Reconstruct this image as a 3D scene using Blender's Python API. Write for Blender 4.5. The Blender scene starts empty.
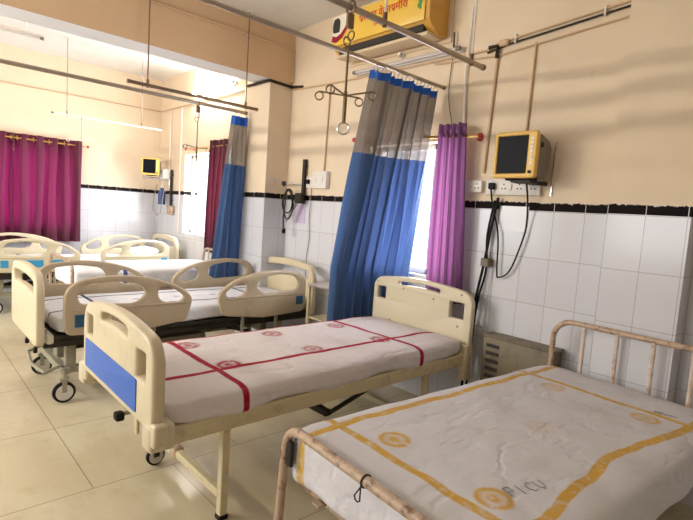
import bpy, bmesh, math, random
from mathutils import Vector, Matrix
random.seed(4)
PI = math.pi
S = bpy.context.scene
COL = S.collection

# ------------------------------------------------------------------ camera
yaw, pitch, roll = math.radians(47.156), math.radians(5.496), math.radians(3.893)
F_PX = 492.2
fw = Vector((-math.sin(yaw)*math.cos(pitch), math.cos(yaw)*math.cos(pitch), -math.sin(pitch)))
r0 = Vector((math.cos(yaw), math.sin(yaw), 0)); u0 = r0.cross(fw)
rt = r0*math.cos(roll) + u0*math.sin(roll); up = -r0*math.sin(roll) + u0*math.cos(roll)
cd = bpy.data.cameras.new('camera'); cam = bpy.data.objects.new('camera', cd); COL.objects.link(cam)
cd.sensor_width = 36; cd.lens = F_PX/693*36; cd.clip_start = .05; cd.clip_end = 100
M4 = Matrix(((rt.x, up.x, -fw.x, 0), (rt.y, up.y, -fw.y, 0), (rt.z, up.z, -fw.z, 1.5), (0, 0, 0, 1)))
cam.matrix_world = M4
S.camera = cam

# ------------------------------------------------------------------ world, daylight, exposure
w = bpy.data.worlds.new('sky'); S.world = w; w.use_nodes = True
w.node_tree.nodes['Background'].inputs[0].default_value = (.85, .93, 1, 1)
w.node_tree.nodes['Background'].inputs[1].default_value = 2.5
S.view_settings.view_transform = 'Standard'; S.view_settings.look = 'None'
S.view_settings.exposure = 0.16; S.view_settings.gamma = 1; S.view_settings.use_curve_mapping = False

def area(name, loc, direction, sx, sy, power, color, spread=180):
    l = bpy.data.lights.new(name, 'AREA'); l.shape = 'RECTANGLE'; l.size = sx; l.size_y = sy
    l.energy = power; l.color = color; l.spread = math.radians(spread)
    o = bpy.data.objects.new(name, l); COL.objects.link(o); o.location = loc
    o.rotation_euler = Vector(direction).to_track_quat('-Z', 'Y').to_euler()
    return o
# daylight just outside each window of the ward
area('window_light_bedside', (-2.80, 3.62, 1.58), (0, -1, 0), 1.15, 1.15, 70, (1, .95, .97))
area('window_light_bay', (-6.5, 3.62, 1.62), (0, -1, 0), 1.4, 1.2, 115, (.93, .96, 1))
area('window_light_end', (-8.62, 1.05, 1.5), (1, 0, 0), 1.9, 1.4, 50, (.97, .98, 1))
area('window_light_opposite', (-5.6, -2.66, 1.75), (0, 1, 0), 2.2, 1.5, 82, (1, .97, .93))
area('window_light_opposite_near', (-2.45, -2.66, 1.75), (0, 1, 0), 1.4, 1.2, 36, (1, .96, .90))
# added unseen strip light, throws the bars' shadow bands onto the bed-head wall
area('shadow_band_light', (-4.3, -2.40, 2.62), (.15, 1, -.06), 2.6, .04, 120, (1, .93, .80))

# ------------------------------------------------------------------ node helpers
class X:
    def __init__(s, t, v): s.t = t; s.v = v
    def _m(s, op, *a, clamp=False):
        n = s.t.nodes.new('ShaderNodeMath'); n.operation = op; n.use_clamp = clamp
        for i, q in enumerate((s,)+a):
            q = q.v if isinstance(q, X) else q
            if isinstance(q, (int, float)): n.inputs[i].default_value = q
            else: s.t.links.new(q, n.inputs[i])
        return X(s.t, n.outputs[0])
    def __add__(s, o): return s._m('ADD', o)
    def __sub__(s, o): return s._m('SUBTRACT', o)
    def __mul__(s, o): return s._m('MULTIPLY', o)
    def __truediv__(s, o): return s._m('DIVIDE', o)
    def abs(s): return s._m('ABSOLUTE')
    def frac(s): return s._m('FRACT')
    def floor(s): return s._m('FLOOR')
    def max(s, o): return s._m('MAXIMUM', o)
    def min(s, o): return s._m('MINIMUM', o)
    def lt(s, o): return s._m('LESS_THAN', o)
    def gt(s, o): return s._m('GREATER_THAN', o)
    def sin(s): return s._m('SINE')
    def pow(s, o): return s._m('POWER', o)
    def sm(s, a, b):
        n = s.t.nodes.new('ShaderNodeMapRange'); n.interpolation_type = 'SMOOTHSTEP'
        s.t.links.new(s.v, n.inputs[0]); n.inputs[1].default_value = a; n.inputs[2].default_value = b
        return X(s.t, n.outputs[0])
    def inv(s): return X(s.t, 1.0)._m('SUBTRACT', s) if False else s*(-1.0)+1.0
class Mat:
    def __init__(s, name, col=(.8, .8, .8), rough=.5, metal=0, spec=.5):
        s.m = bpy.data.materials.new(name); s.m.use_nodes = True; s.t = s.m.node_tree
        s.b = s.t.nodes['Principled BSDF']; s.c = None
        s.b.inputs['Base Color'].default_value = (*col, 1); s.b.inputs['Roughness'].default_value = rough
        s.b.inputs['Metallic'].default_value = metal; s.b.inputs['Specular IOR Level'].default_value = spec
        s.rgb(col)
    def rgb(s, col):
        n = s.t.nodes.new('ShaderNodeRGB'); n.outputs[0].default_value = (*col, 1); s.c = n.outputs[0]; s.out()
    def out(s): s.t.links.new(s.c, s.b.inputs['Base Color'])
    def coord(s, kind='Object'):
        if not hasattr(s, '_c'):
            n = s.t.nodes.new('ShaderNodeTexCoord'); sp = s.t.nodes.new('ShaderNodeSeparateXYZ')
            g = s.t.nodes.new('ShaderNodeNewGeometry') if kind == 'World' else None
            v = g.outputs['Position'] if g else n.outputs[kind]
            s.t.links.new(v, sp.inputs[0]); s.vec = v; s._c = [X(s.t, o) for o in sp.outputs]
        return s._c
    def noise(s, scale=5, detail=3, rough=.5, kind='Object', stretch=None):
        s.coord(kind)
        n = s.t.nodes.new('ShaderNodeTexNoise'); n.inputs['Scale'].default_value = scale
        n.inputs['Detail'].default_value = detail; n.inputs['Roughness'].default_value = rough
        v = s.vec
        if stretch:
            m = s.t.nodes.new('ShaderNodeMapping'); m.inputs['Scale'].default_value = stretch
            s.t.links.new(v, m.inputs[0]); v = m.outputs[0]
        s.t.links.new(v, n.inputs['Vector'])
        return X(s.t, n.outputs[0])
    def mix(s, fac, col):
        n = s.t.nodes.new('ShaderNodeMix'); n.data_type = 'RGBA'
        s.t.links.new(fac.v, n.inputs[0]); s.t.links.new(s.c, n.inputs[6])
        n.inputs[7].default_value = (*col, 1); s.c = n.outputs[2]; s.out(); return s
    def rough(s, x): s.t.links.new(x.v, s.b.inputs['Roughness'])
    def bump(s, x, strength=.3, dist=.01):
        n = s.t.nodes.new('ShaderNodeBump'); n.inputs['Strength'].default_value = strength; n.inputs['Distance'].default_value = dist
        s.t.links.new(x.v, n.inputs['Height']); s.t.links.new(n.outputs[0], s.b.inputs['Normal'])

# ------------------------------------------------------------------ materials
def simple(name, col, rough=.5, metal=0, dirt=None, amt=.35, scale=9, spec=.5, bump=0):
    m = Mat(name, col, rough, metal, spec)
    if dirt: m.mix(m.noise(scale, 5, .65).sm(.48, .72)*amt, dirt)
    if bump: m.bump(m.noise(scale*6, 3), bump, .004)
    return m.m
M = {}
PAINT = (.78, .64, .47)
def wall_mat(name, axis, off, dado=True, paint=PAINT):
    m = Mat(name, paint, .75)
    x, y, z = m.coord('World')
    h = (x, y)[axis]
    m.mix(m.noise(2.2, 5, .6, 'World').sm(.42, .75)*.30, (paint[0]*.86, paint[1]*.80, paint[2]*.72))
    m.mix(m.noise(16, 4, .7, 'World').sm(.62, .74)*.22, (paint[0]*.66, paint[1]*.56, paint[2]*.46))
    if dado:
        isT = z.lt(1.655)
        cell = ((h+off)/.203)
        fx = (cell.frac()-.5).abs().gt(.4915); fz = (((z+.005)/.32).frac()-.5).abs().gt(.4945)
        rnd = ((cell.floor()*12.99+((z+.005)/.32).floor()*78.2).sin()*437.5).frac()
        m.mix(isT, (.70, .70, .735))
        m.mix(isT*rnd*.5, (.62, .62, .67))
        m.mix(isT*m.noise(3.0, 6, .75, 'World').sm(.56, .8)*.45, (.50, .47, .44))
        m.mix(isT*(fx.max(fz))*.75, (.30, .265, .24))
        # chipped black border course at the top of the tiles
        jag = m.noise(30, 5, .75, 'World')*.052
        band = z.gt(1.6)*((z+jag).lt(1.680))*(fx.inv())
        m.mix(z.gt(1.6)*isT, (.62, .52, .42))
        m.mix(band, (.012, .008, .008))
        g = m.noise(5, 4, .6, 'World')
        m.rough((isT*(-.62)+.80).max(band*.75))
        m.t.links.new((band*(-.4)+.5).v, m.b.inputs['Specular IOR Level'])
        m.bump((fx.max(fz)*isT*(-1.0))+m.noise(3, 3, .5, 'World')*.25, .18, .006)
    else:
        m.bump(m.noise(5, 3, .5, 'World'), .12, .01)
    return m.m
M['wallA'] = wall_mat('painted_wall_with_tile_dado', 0, 1.503)
M['wallP'] = wall_mat('pillar_front_with_tile_dado', 0, 1.120)
M['wallQ'] = wall_mat('pillar_side_with_tile_dado', 1, .08)
M['wallE'] = wall_mat('end_wall_with_tile_dado', 1, .05)
M['beam'] = wall_mat('beam_shade_tan', 0, 0, dado=False, paint=(.72, .50, .30))  # shade of the backlit beam side is put into this tan
M['beam_under'] = simple('beam_underside_paint', (.78, .77, .78), .8)
M['ceil'] = simple('ceiling_whitewash', (.80, .77, .72), .85, dirt=(.6, .56, .5), scale=3)

m = Mat('floor_tiles', (.58, .50, .34), .16)
x, y, z = m.coord('World')
m.mix(m.noise(1.3, 6, .6, 'World', (1, 2.2, 1)).sm(.40, .68)*.55, (.72, .66, .48))
m.mix(m.noise(5, 6, .7, 'World').sm(.50, .75)*.5, (.46, .38, .21))
jx = (((x+2.594)/.84+.5).frac()-.5).abs().lt(.0036)
yo = y-.740-x.gt(-2.594)*.42
jy = ((yo/.84+.5).frac()-.5).abs().lt(.0034)
m.mix(jx.max(jy)*.65, (.18, .13, .08))
m.rough(m.noise(4, 4, .6, 'World')*.22+.10)
m.bump(jx.max(jy)*(-1.0)+m.noise(1.2, 2, .5, 'World')*.3, .12, .004)
M['floor'] = m.m

M['abs'] = simple('cream_bed_plastic', (.66, .57, .39), .38, dirt=(.46, .37, .23), amt=.35, scale=7)
M['abs2'] = simple('shaded_bed_plastic', (.46, .37, .25), .40, dirt=(.32, .24, .15), amt=.45, scale=6)  # brown tone carries the shadow the rails stand in
M['abs3'] = simple('pale_bed_plastic', (.62, .55, .39), .38, dirt=(.6, .5, .34), amt=.3, scale=6)
M['abs_head'] = Mat('speckled_cream_bed_plastic', (.76, .64, .42), .4).m
mm = Mat('speckled_cream_plastic', (.68, .60, .43), .4)
v = mm.t.nodes.new('ShaderNodeTexVoronoi'); v.inputs['Scale'].default_value = 9; mm.coord(); mm.t.links.new(mm.vec, v.inputs['Vector'])
mm.mix(X(mm.t, v.outputs['Distance']).lt(.085)*.9, (.25, .15, .08)); M['abs_head'] = mm.m
M['blue'] = simple('blue_plastic_inlay', (.035, .13, .52), .45, dirt=(.08, .2, .6), scale=14)
M['blue2'] = simple('teal_blue_inlay', (.04, .28, .50), .4)
M['blue3'] = simple('dark_teal_inlay', (.02, .085, .17), .45)
M['cream_metal'] = simple('cream_painted_steel', (.66, .57, .36), .42, dirt=(.36, .26, .15), amt=.5, scale=12)
M['rust_metal'] = simple('chipped_pink_cream_steel', (.50, .36, .25), .42, dirt=(.13, .065, .035), amt=.95, scale=26)
M['bar_metal'] = simple('chipped_white_pink_steel', (.72, .60, .50), .45, dirt=(.34, .17, .10), amt=.8, scale=15)
M['dark_metal'] = simple('dark_bed_steel', (.028, .022, .016), .5, dirt=(.08, .06, .04), scale=10, spec=.3)
M['grey_metal'] = simple('grey_green_bed_steel', (.33, .31, .22), .45, dirt=(.15, .12, .09), scale=10)
M['rod'] = simple('brushed_rail_steel', (.42, .35, .28), .28, .85, dirt=(.25, .18, .12), scale=6)
M['rod_dark'] = simple('brown_rail_steel', (.22, .15, .10), .32, .7)
M['chrome'] = simple('chrome', (.7, .68, .66), .2, 1)
M['brass'] = simple('brass', (.72, .46, .14), .3, .9)
M['hook_steel'] = simple('tarnished_hook_steel', (.20, .13, .07), .35, .6)
M['rubber'] = simple('black_rubber', (.010, .009, .008), .6, spec=.2)
M['wheel_hub'] = simple('wheel_hub_plastic', (.66, .62, .54), .45)
M['white_plastic'] = simple('white_plastic', (.78, .74, .68), .4)
M['black'] = simple('black_plastic', (.006, .006, .006), .5, spec=.2)
M['screen'] = simple('dark_screen', (.003, .004, .008), .4, spec=.08)
M['yellow'] = simple('yellow_monitor_plastic', (.80, .50, .11), .4)
M['grey_plastic'] = simple('grey_monitor_plastic', (.20, .165, .135), .5, dirt=(.1, .08, .07))
M['conduit'] = simple('painted_conduit', (.62, .43, .26), .5)
M['conduit_dark'] = simple('black_pipe', (.035, .025, .018), .5, spec=.2)
M['conduit_white'] = simple('white_pipe', (.85, .80, .76), .4)
M['red'] = simple('red_plastic', (.45, .03, .02), .4)
M['box_paint'] = simple('grimy_cream_sheet_metal', (.20, .16, .10), .55, dirt=(.07, .05, .03), amt=.85, scale=8)
M['slot'] = simple('dark_slot', (.03, .025, .02), .7)
M['paper'] = simple('lilac_paper', (.58, .48, .66), .8)
M['board'] = simple('white_tile_board', (.80, .80, .86), .3)
M['table_top'] = simple('steel_table_top', (.42, .36, .33), .3, .5)
M['ac_yellow'] = simple('yellow_vinyl_wrap', (.82, .53, .075), .35)
M['ac_side'] = simple('amber_yellowed_plastic', (.66, .36, .06), .4, dirt=(.4, .2, .05))
M['ac_white'] = simple('white_vinyl', (.85, .78, .66), .4)
M['ac_red'] = simple('maroon_ink', (.30, .010, .03), .6, spec=.2)
M['ac_redtext'] = simple('red_ink', (.60, .03, .01), .5)
M['green_ink'] = simple('green_ink', (.05, .30, .08), .5)
M['ac_body'] = simple('cream_ac_body', (.70, .55, .36), .45)
M['frame_white'] = simple('white_window_frame', (.80, .78, .76), .5)
M['blue_bottle'] = simple('navy_bottle', (.02, .05, .16), .3)
M['hose'] = simple('grey_hose', (.35, .31, .28), .4)
M['ink'] = simple('pen_ink', (.10, .10, .11), .8)

def glass():
    m = bpy.data.materials.new('window_glass'); m.use_nodes = True; t = m.node_tree; t.nodes.clear()
    o = t.nodes.new('ShaderNodeOutputMaterial'); a = t.nodes.new('ShaderNodeBsdfTransparent'); g = t.nodes.new('ShaderNodeBsdfGlossy')
    a.inputs[0].default_value = (.95, .97, 1, 1); g.inputs['Roughness'].default_value = .05
    x = t.nodes.new('ShaderNodeMixShader'); x.inputs[0].default_value = .06
    t.links.new(a.outputs[0], x.inputs[1]); t.links.new(g.outputs[0], x.inputs[2]); t.links.new(x.outputs[0], o.inputs[0])
    return m
M['glass'] = glass()
def cloth(name, col, trans=.35, transcol=None, sheen=.3, holes=None, rough=.8):
    m = Mat(name, col, rough); t = m.t
    m.bump(m.noise(40, 3), .25, .003)
    m.b.inputs['Sheen Weight'].default_value = sheen
    tr = t.nodes.new('ShaderNodeBsdfTranslucent'); tr.inputs[0].default_value = (*(transcol or col), 1)
    mx = t.nodes.new('ShaderNodeMixShader'); mx.inputs[0].default_value = trans
    t.links.new(m.b.outputs[0], mx.inputs[1]); t.links.new(tr.outputs[0], mx.inputs[2])
    last = mx
    if holes:
        tp = t.nodes.new('ShaderNodeBsdfTransparent'); m2 = t.nodes.new('ShaderNodeMixShader'); m2.inputs[0].default_value = holes
        t.links.new(mx.outputs[0], m2.inputs[1]); t.links.new(tp.outputs[0], m2.inputs[2]); last = m2
    t.links.new(last.outputs[0], t.nodes['Material Output'].inputs[0])
    return m.m
M['cur_blue'] = cloth('blue_curtain_cloth', (.036, .10, .235), .16, (.10, .17, .42))
M['cur_net'] = cloth('grey_curtain_net', (.16, .135, .115), .24, (.34, .29, .26), holes=.10)
M['cur_head'] = cloth('blue_header_tape', (.02, .13, .55), .2)
M['cur_maroon'] = cloth('maroon_curtain_cloth', (.042, .004, .011), .05, (.30, .02, .06))
M['cur_pink'] = cloth('magenta_curtain_cloth', (.065, .003, .017), .25, (.32, .012, .10), holes=.0)
M['cur_purple'] = cloth('purple_curtain_cloth', (.055, .020, .052), .22, (.40, .13, .32))

def sheet_mat(name, base, stripe, vx, uy, spots, vw=.021, uw=.021, wob=.0, spot_r=.085, dirt=(.5, .45, .42), wave=None, damt=.5, fmin=.7, bmp=.65):
    """bed sheet: printed stripes at x in vx and y in uy, ring-shaped printed flowers at spots"""
    m = Mat(name, base, .75)
    x, y, z = m.coord()
    n = m.noise(5, 2)
    xx = x+(n-.5)*wob; yy = y+(m.noise(4.3, 2)-.5)*wob
    if wave: xx = xx + ((y*wave[0]+wave[1]).sin()*wave[2]*x.gt(0))
    m.mix(m.noise(3.2, 5, .65).sm(.5, .75)*damt, dirt)
    fade = m.noise(22, 5, .7).sm(.25, .55)*(1-fmin)+fmin
    s = None
    for c in vx:
        q = (xx-c).abs().sm(vw+.004, vw-.004); s = q if s is None else s.max(q)
    for c in uy:
        q = (yy-c).abs().sm(uw+.004, uw-.004); s = q if s is None else s.max(q)
    if s: m.mix(s*fade, stripe)
    for (a, b, k) in spots:
        dx = (x-a); dy = (y-b); d = (dx*dx+dy*dy).pow(.5)
        ring = (d*150.0).sin()*.5+.5
        pet = d.sm(spot_r, spot_r-.02)*(ring*.55+.42)*k*(m.noise(35, 3).sm(.30, .50)*.75+.25)
        m.mix(pet, stripe)
    cr = (m.noise(2.2, 4, .55, stretch=(1.6, .8, 1))-.5).abs().sm(.0, .05)
    m.bump(m.noise(6, 6, .6, stretch=(1, .5, 1))*1.0+m.noise(2.6, 3, .6)*1.3+cr*.22, bmp, .03)
    m.b.inputs['Sheen Weight'].default_value = 0; m.b.inputs['Specular IOR Level'].default_value = .15
    return m.m

# ------------------------------------------------------------------ mesh helpers
class MB:
    def __init__(s): s.bm = bmesh.new()
    def box(s, x0, x1, y0, y1, z0, z1, bev=0, seg=2, mat=None):
        b = bmesh.new(); bmesh.ops.create_cube(b, size=1)
        for v in b.verts: v.co = Vector(((x0+x1)/2+v.co.x*(x1-x0), (y0+y1)/2+v.co.y*(y1-y0), (z0+z1)/2+v.co.z*(z1-z0)))
        if bev: bmesh.ops.bevel(b, geom=list(b.edges), offset=bev, segments=seg, affect='EDGES', profile=.5)
        s._add(b, mat); return s
    def _add(s, b, mat=None):
        if mat is not None: bmesh.ops.transform(b, matrix=mat, verts=list(b.verts))
        me = bpy.data.meshes.new('t'); b.to_mesh(me); b.free(); s.bm.from_mesh(me); bpy.data.meshes.remove(me)
    def tube(s, pts, r, seg=10, closed=False, caps=True):
        pts = [Vector(p) for p in pts]; n = len(pts); rr = r if isinstance(r, (list, tuple)) else [r]*n
        b = bmesh.new(); rings = []; up_ = None
        for i, p in enumerate(pts):
            if closed: d = pts[(i+1) % n]-pts[i-1]
            else: d = pts[min(i+1, n-1)]-pts[max(i-1, 0)]
            d.normalize()
            if up_ is None:
                up_ = Vector((0, 0, 1)) if abs(d.z) < .9 else Vector((1, 0, 0))
            a = d.cross(up_)
            if a.length < 1e-5: a = d.orthogonal()
            a.normalize(); c = a.cross(d).normalized(); up_ = c
            rings.append([b.verts.new(p+(a*math.cos(2*PI*k/seg)+c*math.sin(2*PI*k/seg))*rr[i]) for k in range(seg)])
        m = n if closed else n-1
        for i in range(m):
            A, B = rings[i], rings[(i+1) % n]
            for k in range(seg): b.faces.new((A[k], A[(k+1) % seg], B[(k+1) % seg], B[k]))
        if not closed and caps: b.faces.new(rings[0][::-1]); b.faces.new(rings[-1])
        bmesh.ops.recalc_face_normals(b, faces=list(b.faces))
        s._add(b); return s
    def cyl(s, p0, p1, r, seg=16): return s.tube([p0, p1], r, seg)
    def ring(s, c, axis, R_, r, n=16, seg=6):
        a = Vector(axis).normalized(); e = a.orthogonal().normalized(); f = a.cross(e)
        return s.tube([Vector(c)+(e*math.cos(2*PI*k/n)+f*math.sin(2*PI*k/n))*R_ for k in range(n)], r, seg, closed=True)
    def ball(s, c, r, sc=(1, 1, 1), seg=12):
        b = bmesh.new(); bmesh.ops.create_uvsphere(b, u_segments=seg, v_segments=seg//2+2, radius=r)
        for v in b.verts: v.co = Vector((v.co.x*sc[0], v.co.y*sc[1], v.co.z*sc[2]))+Vector(c)
        s._add(b); return s
    def build(s, name, mat, parent=None, smooth=35, loc=None):
        me = bpy.data.meshes.new(name)
        if smooth:
            for f in s.bm.faces: f.smooth = True
            for e in s.bm.edges:
                if len(e.link_faces) == 2 and e.calc_face_angle(0) > math.radians(smooth): e.smooth = False
        s.bm.to_mesh(me); s.bm.free()
        return link(name, me, mat, parent, loc)
def link(name, me, mat, parent=None, loc=None):
    o = bpy.data.objects.new(name, me); COL.objects.link(o)
    for q in (mat if isinstance(mat, (list, tuple)) else [mat]): me.materials.append(q)
    if parent: o.parent = parent
    if loc: o.location = loc
    return o
def tag(o, label, cat, group=None):
    o['label'] = label; o['category'] = cat
    if group: o['group'] = group
    return o
def thing(name, label, cat, loc=(0, 0, 0), rz=0, group=None):
    o = bpy.data.objects.new(name, None); COL.objects.link(o); o.location = loc; o.rotation_euler = (0, 0, rz)
    o.empty_display_size = .1
    return tag(o, label, cat, group)
def struct(o): o['kind'] = 'structure'; return o

def fillet(poly, r, n=6):
    """round the corners of a 2D polygon; r one radius or one per corner"""
    out = []; N_ = len(poly); rs = r if isinstance(r, (list, tuple)) else [r]*N_
    for i in range(N_):
        p = Vector(poly[i]); a = Vector(poly[i-1])-p; b = Vector(poly[(i+1) % N_])-p
        q = min(rs[i], a.length*.48, b.length*.48); a.normalize(); b.normalize()
        p0 = p+a*q; p1 = p+b*q
        if q < 1e-4: out.append(p); continue
        for k in range(n+1):
            t = k/n; out.append((1-t)**2*p0+2*t*(1-t)*p+t*t*p1)
    return out
def arc_rect(x0, x1, y0, y1, bow=0, r=.02, slant=0, n=8):
    """rounded slot whose top and bottom follow a bow"""
    pts = []
    f = lambda t: bow*(1-(2*t-1)**2)
    for k in range(n+1): t = k/n; pts.append((x0+(x1-x0)*t, y0+f(t)))
    for k in range(n+1): t = 1-k/n; pts.append((x0+(x1-x0)*t, y1+f(t)))
    rr = [r if i in (0, n, n+1, 2*n+1) else 0 for i in range(len(pts))]
    return fillet(pts, rr, 5)
def panel_mesh(outline, holes, t, bev=.008):
    """flat panel of thickness t with rounded rims, in the local XY plane, centred on z = 0"""
    c = bpy.data.curves.new('pm', 'CURVE'); c.dimensions = '2D'; c.fill_mode = 'BOTH'
    c.extrude = max(t/2-bev, .0005); c.bevel_depth = bev; c.bevel_resolution = 2; c.offset = -bev
    for lp in [outline]+list(holes):
        sp = c.splines.new('POLY'); sp.points.add(len(lp)-1); sp.use_cyclic_u = True
        for q, p in zip(sp.points, lp): q.co = (p[0], p[1], 0, 1)
    o = bpy.data.objects.new('pm', c); COL.objects.link(o)
    dg = bpy.context.evaluated_depsgraph_get(); dg.update()
    me = bpy.data.meshes.new_from_object(o.evaluated_get(dg), depsgraph=dg)
    bpy.data.objects.remove(o); bpy.data.curves.remove(c)
    b = bmesh.new(); b.from_mesh(me); bmesh.ops.remove_doubles(b, verts=list(b.verts), dist=1e-5)
    for f in b.faces: f.smooth = True
    for e in b.edges:
        if len(e.link_faces) == 2 and e.calc_face_angle(0) > math.radians(38): e.smooth = False
    b.to_mesh(me); b.free()
    return me
def panel(name, outline, holes, t, mat, parent, plane, at, bev=.008):
    """plane 'xz': local (u,v) -> (x,z) at y=at ; 'yz': (u,v) -> (y,z) at x=at"""
    me = panel_mesh(outline, holes, t, bev)
    if plane == 'xz': T = Matrix(((1, 0, 0, 0), (0, 0, -1, at), (0, 1, 0, 0), (0, 0, 0, 1)))
    else: T = Matrix(((0, 0, 1, at), (1, 0, 0, 0), (0, 1, 0, 0), (0, 0, 0, 1)))
    me.transform(T)
    return link(name, me, mat, parent)
def subtree_copy(o, parent=None):
    c = o.copy(); COL.objects.link(c)
    if parent: c.parent = parent
    for ch in list(o.children): subtree_copy(ch, c)
    return c

# ================================================================== the room
WY, EX, CZ = 3.25, -8.19, 3.42     # bed-head wall, end wall, ceiling
struct(MB().box(-8.4, 1.7, -2.7, 3.5, -.1, 0).build('floor', M['floor']))
struct(MB().box(-8.4, 1.7, -2.7, 3.5, CZ, CZ+.12).build('ceiling', M['ceil']))
def wall_with_holes(name, mat, a0, a1, t0, t1, holes, axis):
    """wall spanning a0..a1 along the axis, t0..t1 thick, with window holes (lo, hi, z0, z1)"""
    b = MB()
    def bx(lo, hi, z0, z1):
        if hi-lo < 1e-4 or z1-z0 < 1e-4: return
        if axis == 0: b.box(lo, hi, t0, t1, z0, z1)
        else: b.box(t0, t1, lo, hi, z0, z1)
    cur = a0
    for lo, hi, z0, z1 in sorted(holes):
        bx(cur, lo, 0, CZ); bx(lo, hi, 0, z0); bx(lo, hi, z1, CZ); cur = hi
    bx(cur, a1, 0, CZ)
    return struct(b.build(name, mat, smooth=0))
W1 = (-3.28, -2.26, 1.02, 2.12); W2 = (-7.22, -5.83, 1.03, 2.20); W3 = (.15, 1.98, 1.0, 2.12)
W4 = (-6.7, -4.5, 1.05, 2.45); W5 = (-3.2, -1.7, 1.1, 2.35)
wall_with_holes('wall_back', M['wallA'], EX-.2, 1.7, WY, WY+.22, [W1, W2], 0)
wall_with_holes('wall_left', M['wallE'], -2.5, WY, EX-.2, EX, [W3], 1)
wall_with_holes('wall_front', M['wallA'], EX-.2, 1.7, -2.7, -2.5, [W4, W5], 0)
wall_with_holes('wall_right', M['wallE'], -2.5, WY, 1.5, 1.7, [], 1)
# pillar at the right, pillar and beam that part the two bays
struct(MB().box(-1.125, -.70, 3.12, WY, 0, CZ).build('trim_1', M['wallP'], smooth=0))
pb = MB().box(-5.05, -4.56, 2.96, WY, 0, 2.85)
o = pb.build('trim_2', [M['wallP'], M['wallQ']], smooth=0)
for p in o.data.polygons:
    if abs(p.normal.x) > .9: p.material_index = 1
struct(o)
o = MB().box(-4.86, -4.56, -2.5, WY, 2.85, CZ).build('trim_3', [M['beam'], M['beam_under']], smooth=0)
for p in o.data.polygons:
    if p.normal.z < -.9: p.material_index = 1
struct(o)

def window(name, lo, hi, z0, z1, axis, t, grille=True, mull=1):
    """framed window in the wall: frame bars, panes and outer grille; t = depth coordinate of the frame"""
    def pt(a, d, z): return (a, d, z) if axis == 0 else (d, a, z)
    f = MB(); th = .045
    def bar(a0, a1, zz0, zz1, d=.04):
        if axis == 0: f.box(a0, a1, t-d/2, t+d/2, zz0, zz1, .004, 1)
        else: f.box(t-d/2, t+d/2, a0, a1, zz0, zz1, .004, 1)
    bar(lo, lo+th, z0, z1); bar(hi-th, hi, z0, z1); bar(lo, hi, z0, z0+th); bar(lo, hi, z1-th, z1)
    for k in range(1, mull+1): c = lo+(hi-lo)*k/(mull+1); bar(c-.025, c+.025, z0, z1)
    root = struct(f.build(name, M['frame_white']))
    g = MB()
    if axis == 0: g.box(lo+.02, hi-.02, t-.003, t+.003, z0+.02, z1-.02)
    else: g.box(t-.003, t+.003, lo+.02, hi-.02, z0+.02, z1-.02)
    g.build('window_pane', M['glass'], root)
    if grille:
        q = MB(); dd = .06 if t > 0 else -.06
        n = int((z1-z0)/.115)
        for k in range(1, n): z = z0+(z1-z0)*k/n; q.cyl(pt(lo, t+dd, z), pt(hi, t+dd, z), .007, 6)
        n = max(2, int((hi-lo)/.30))
        for k in range(1, n): c = lo+(hi-lo)*k/n; q.cyl(pt(c, t+dd+.01, z0), pt(c, t+dd+.01, z1), .008, 6)
        q.build('window_grille', M['dark_metal'], root)
    return root
window('window_1', *W1, 0, WY+.13, grille=False, mull=2)
window('window_2', *W2, 0, WY+.13, mull=1, grille=False)
window('window_3', *W3, 1, EX-.12, mull=2)
window('window_4', *W4, 0, -2.62, grille=False, mull=2)
window('window_5', *W5, 0, -2.62, grille=False, mull=1)
# unseen bars added to cast two shadow bands on the bed-head wall
for k, (yy, zz) in enumerate(((0, 2.49), (0, 2.405))):
    tag(MB().cyl((-6.4, yy, zz), (1.3, yy, zz), .019, 10).build('shadow_bar', M['rod']), 'unseen steel bar added to cast a shadow band on the wall, %s of two' % ('upper', 'lower')[k], 'rail')

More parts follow.
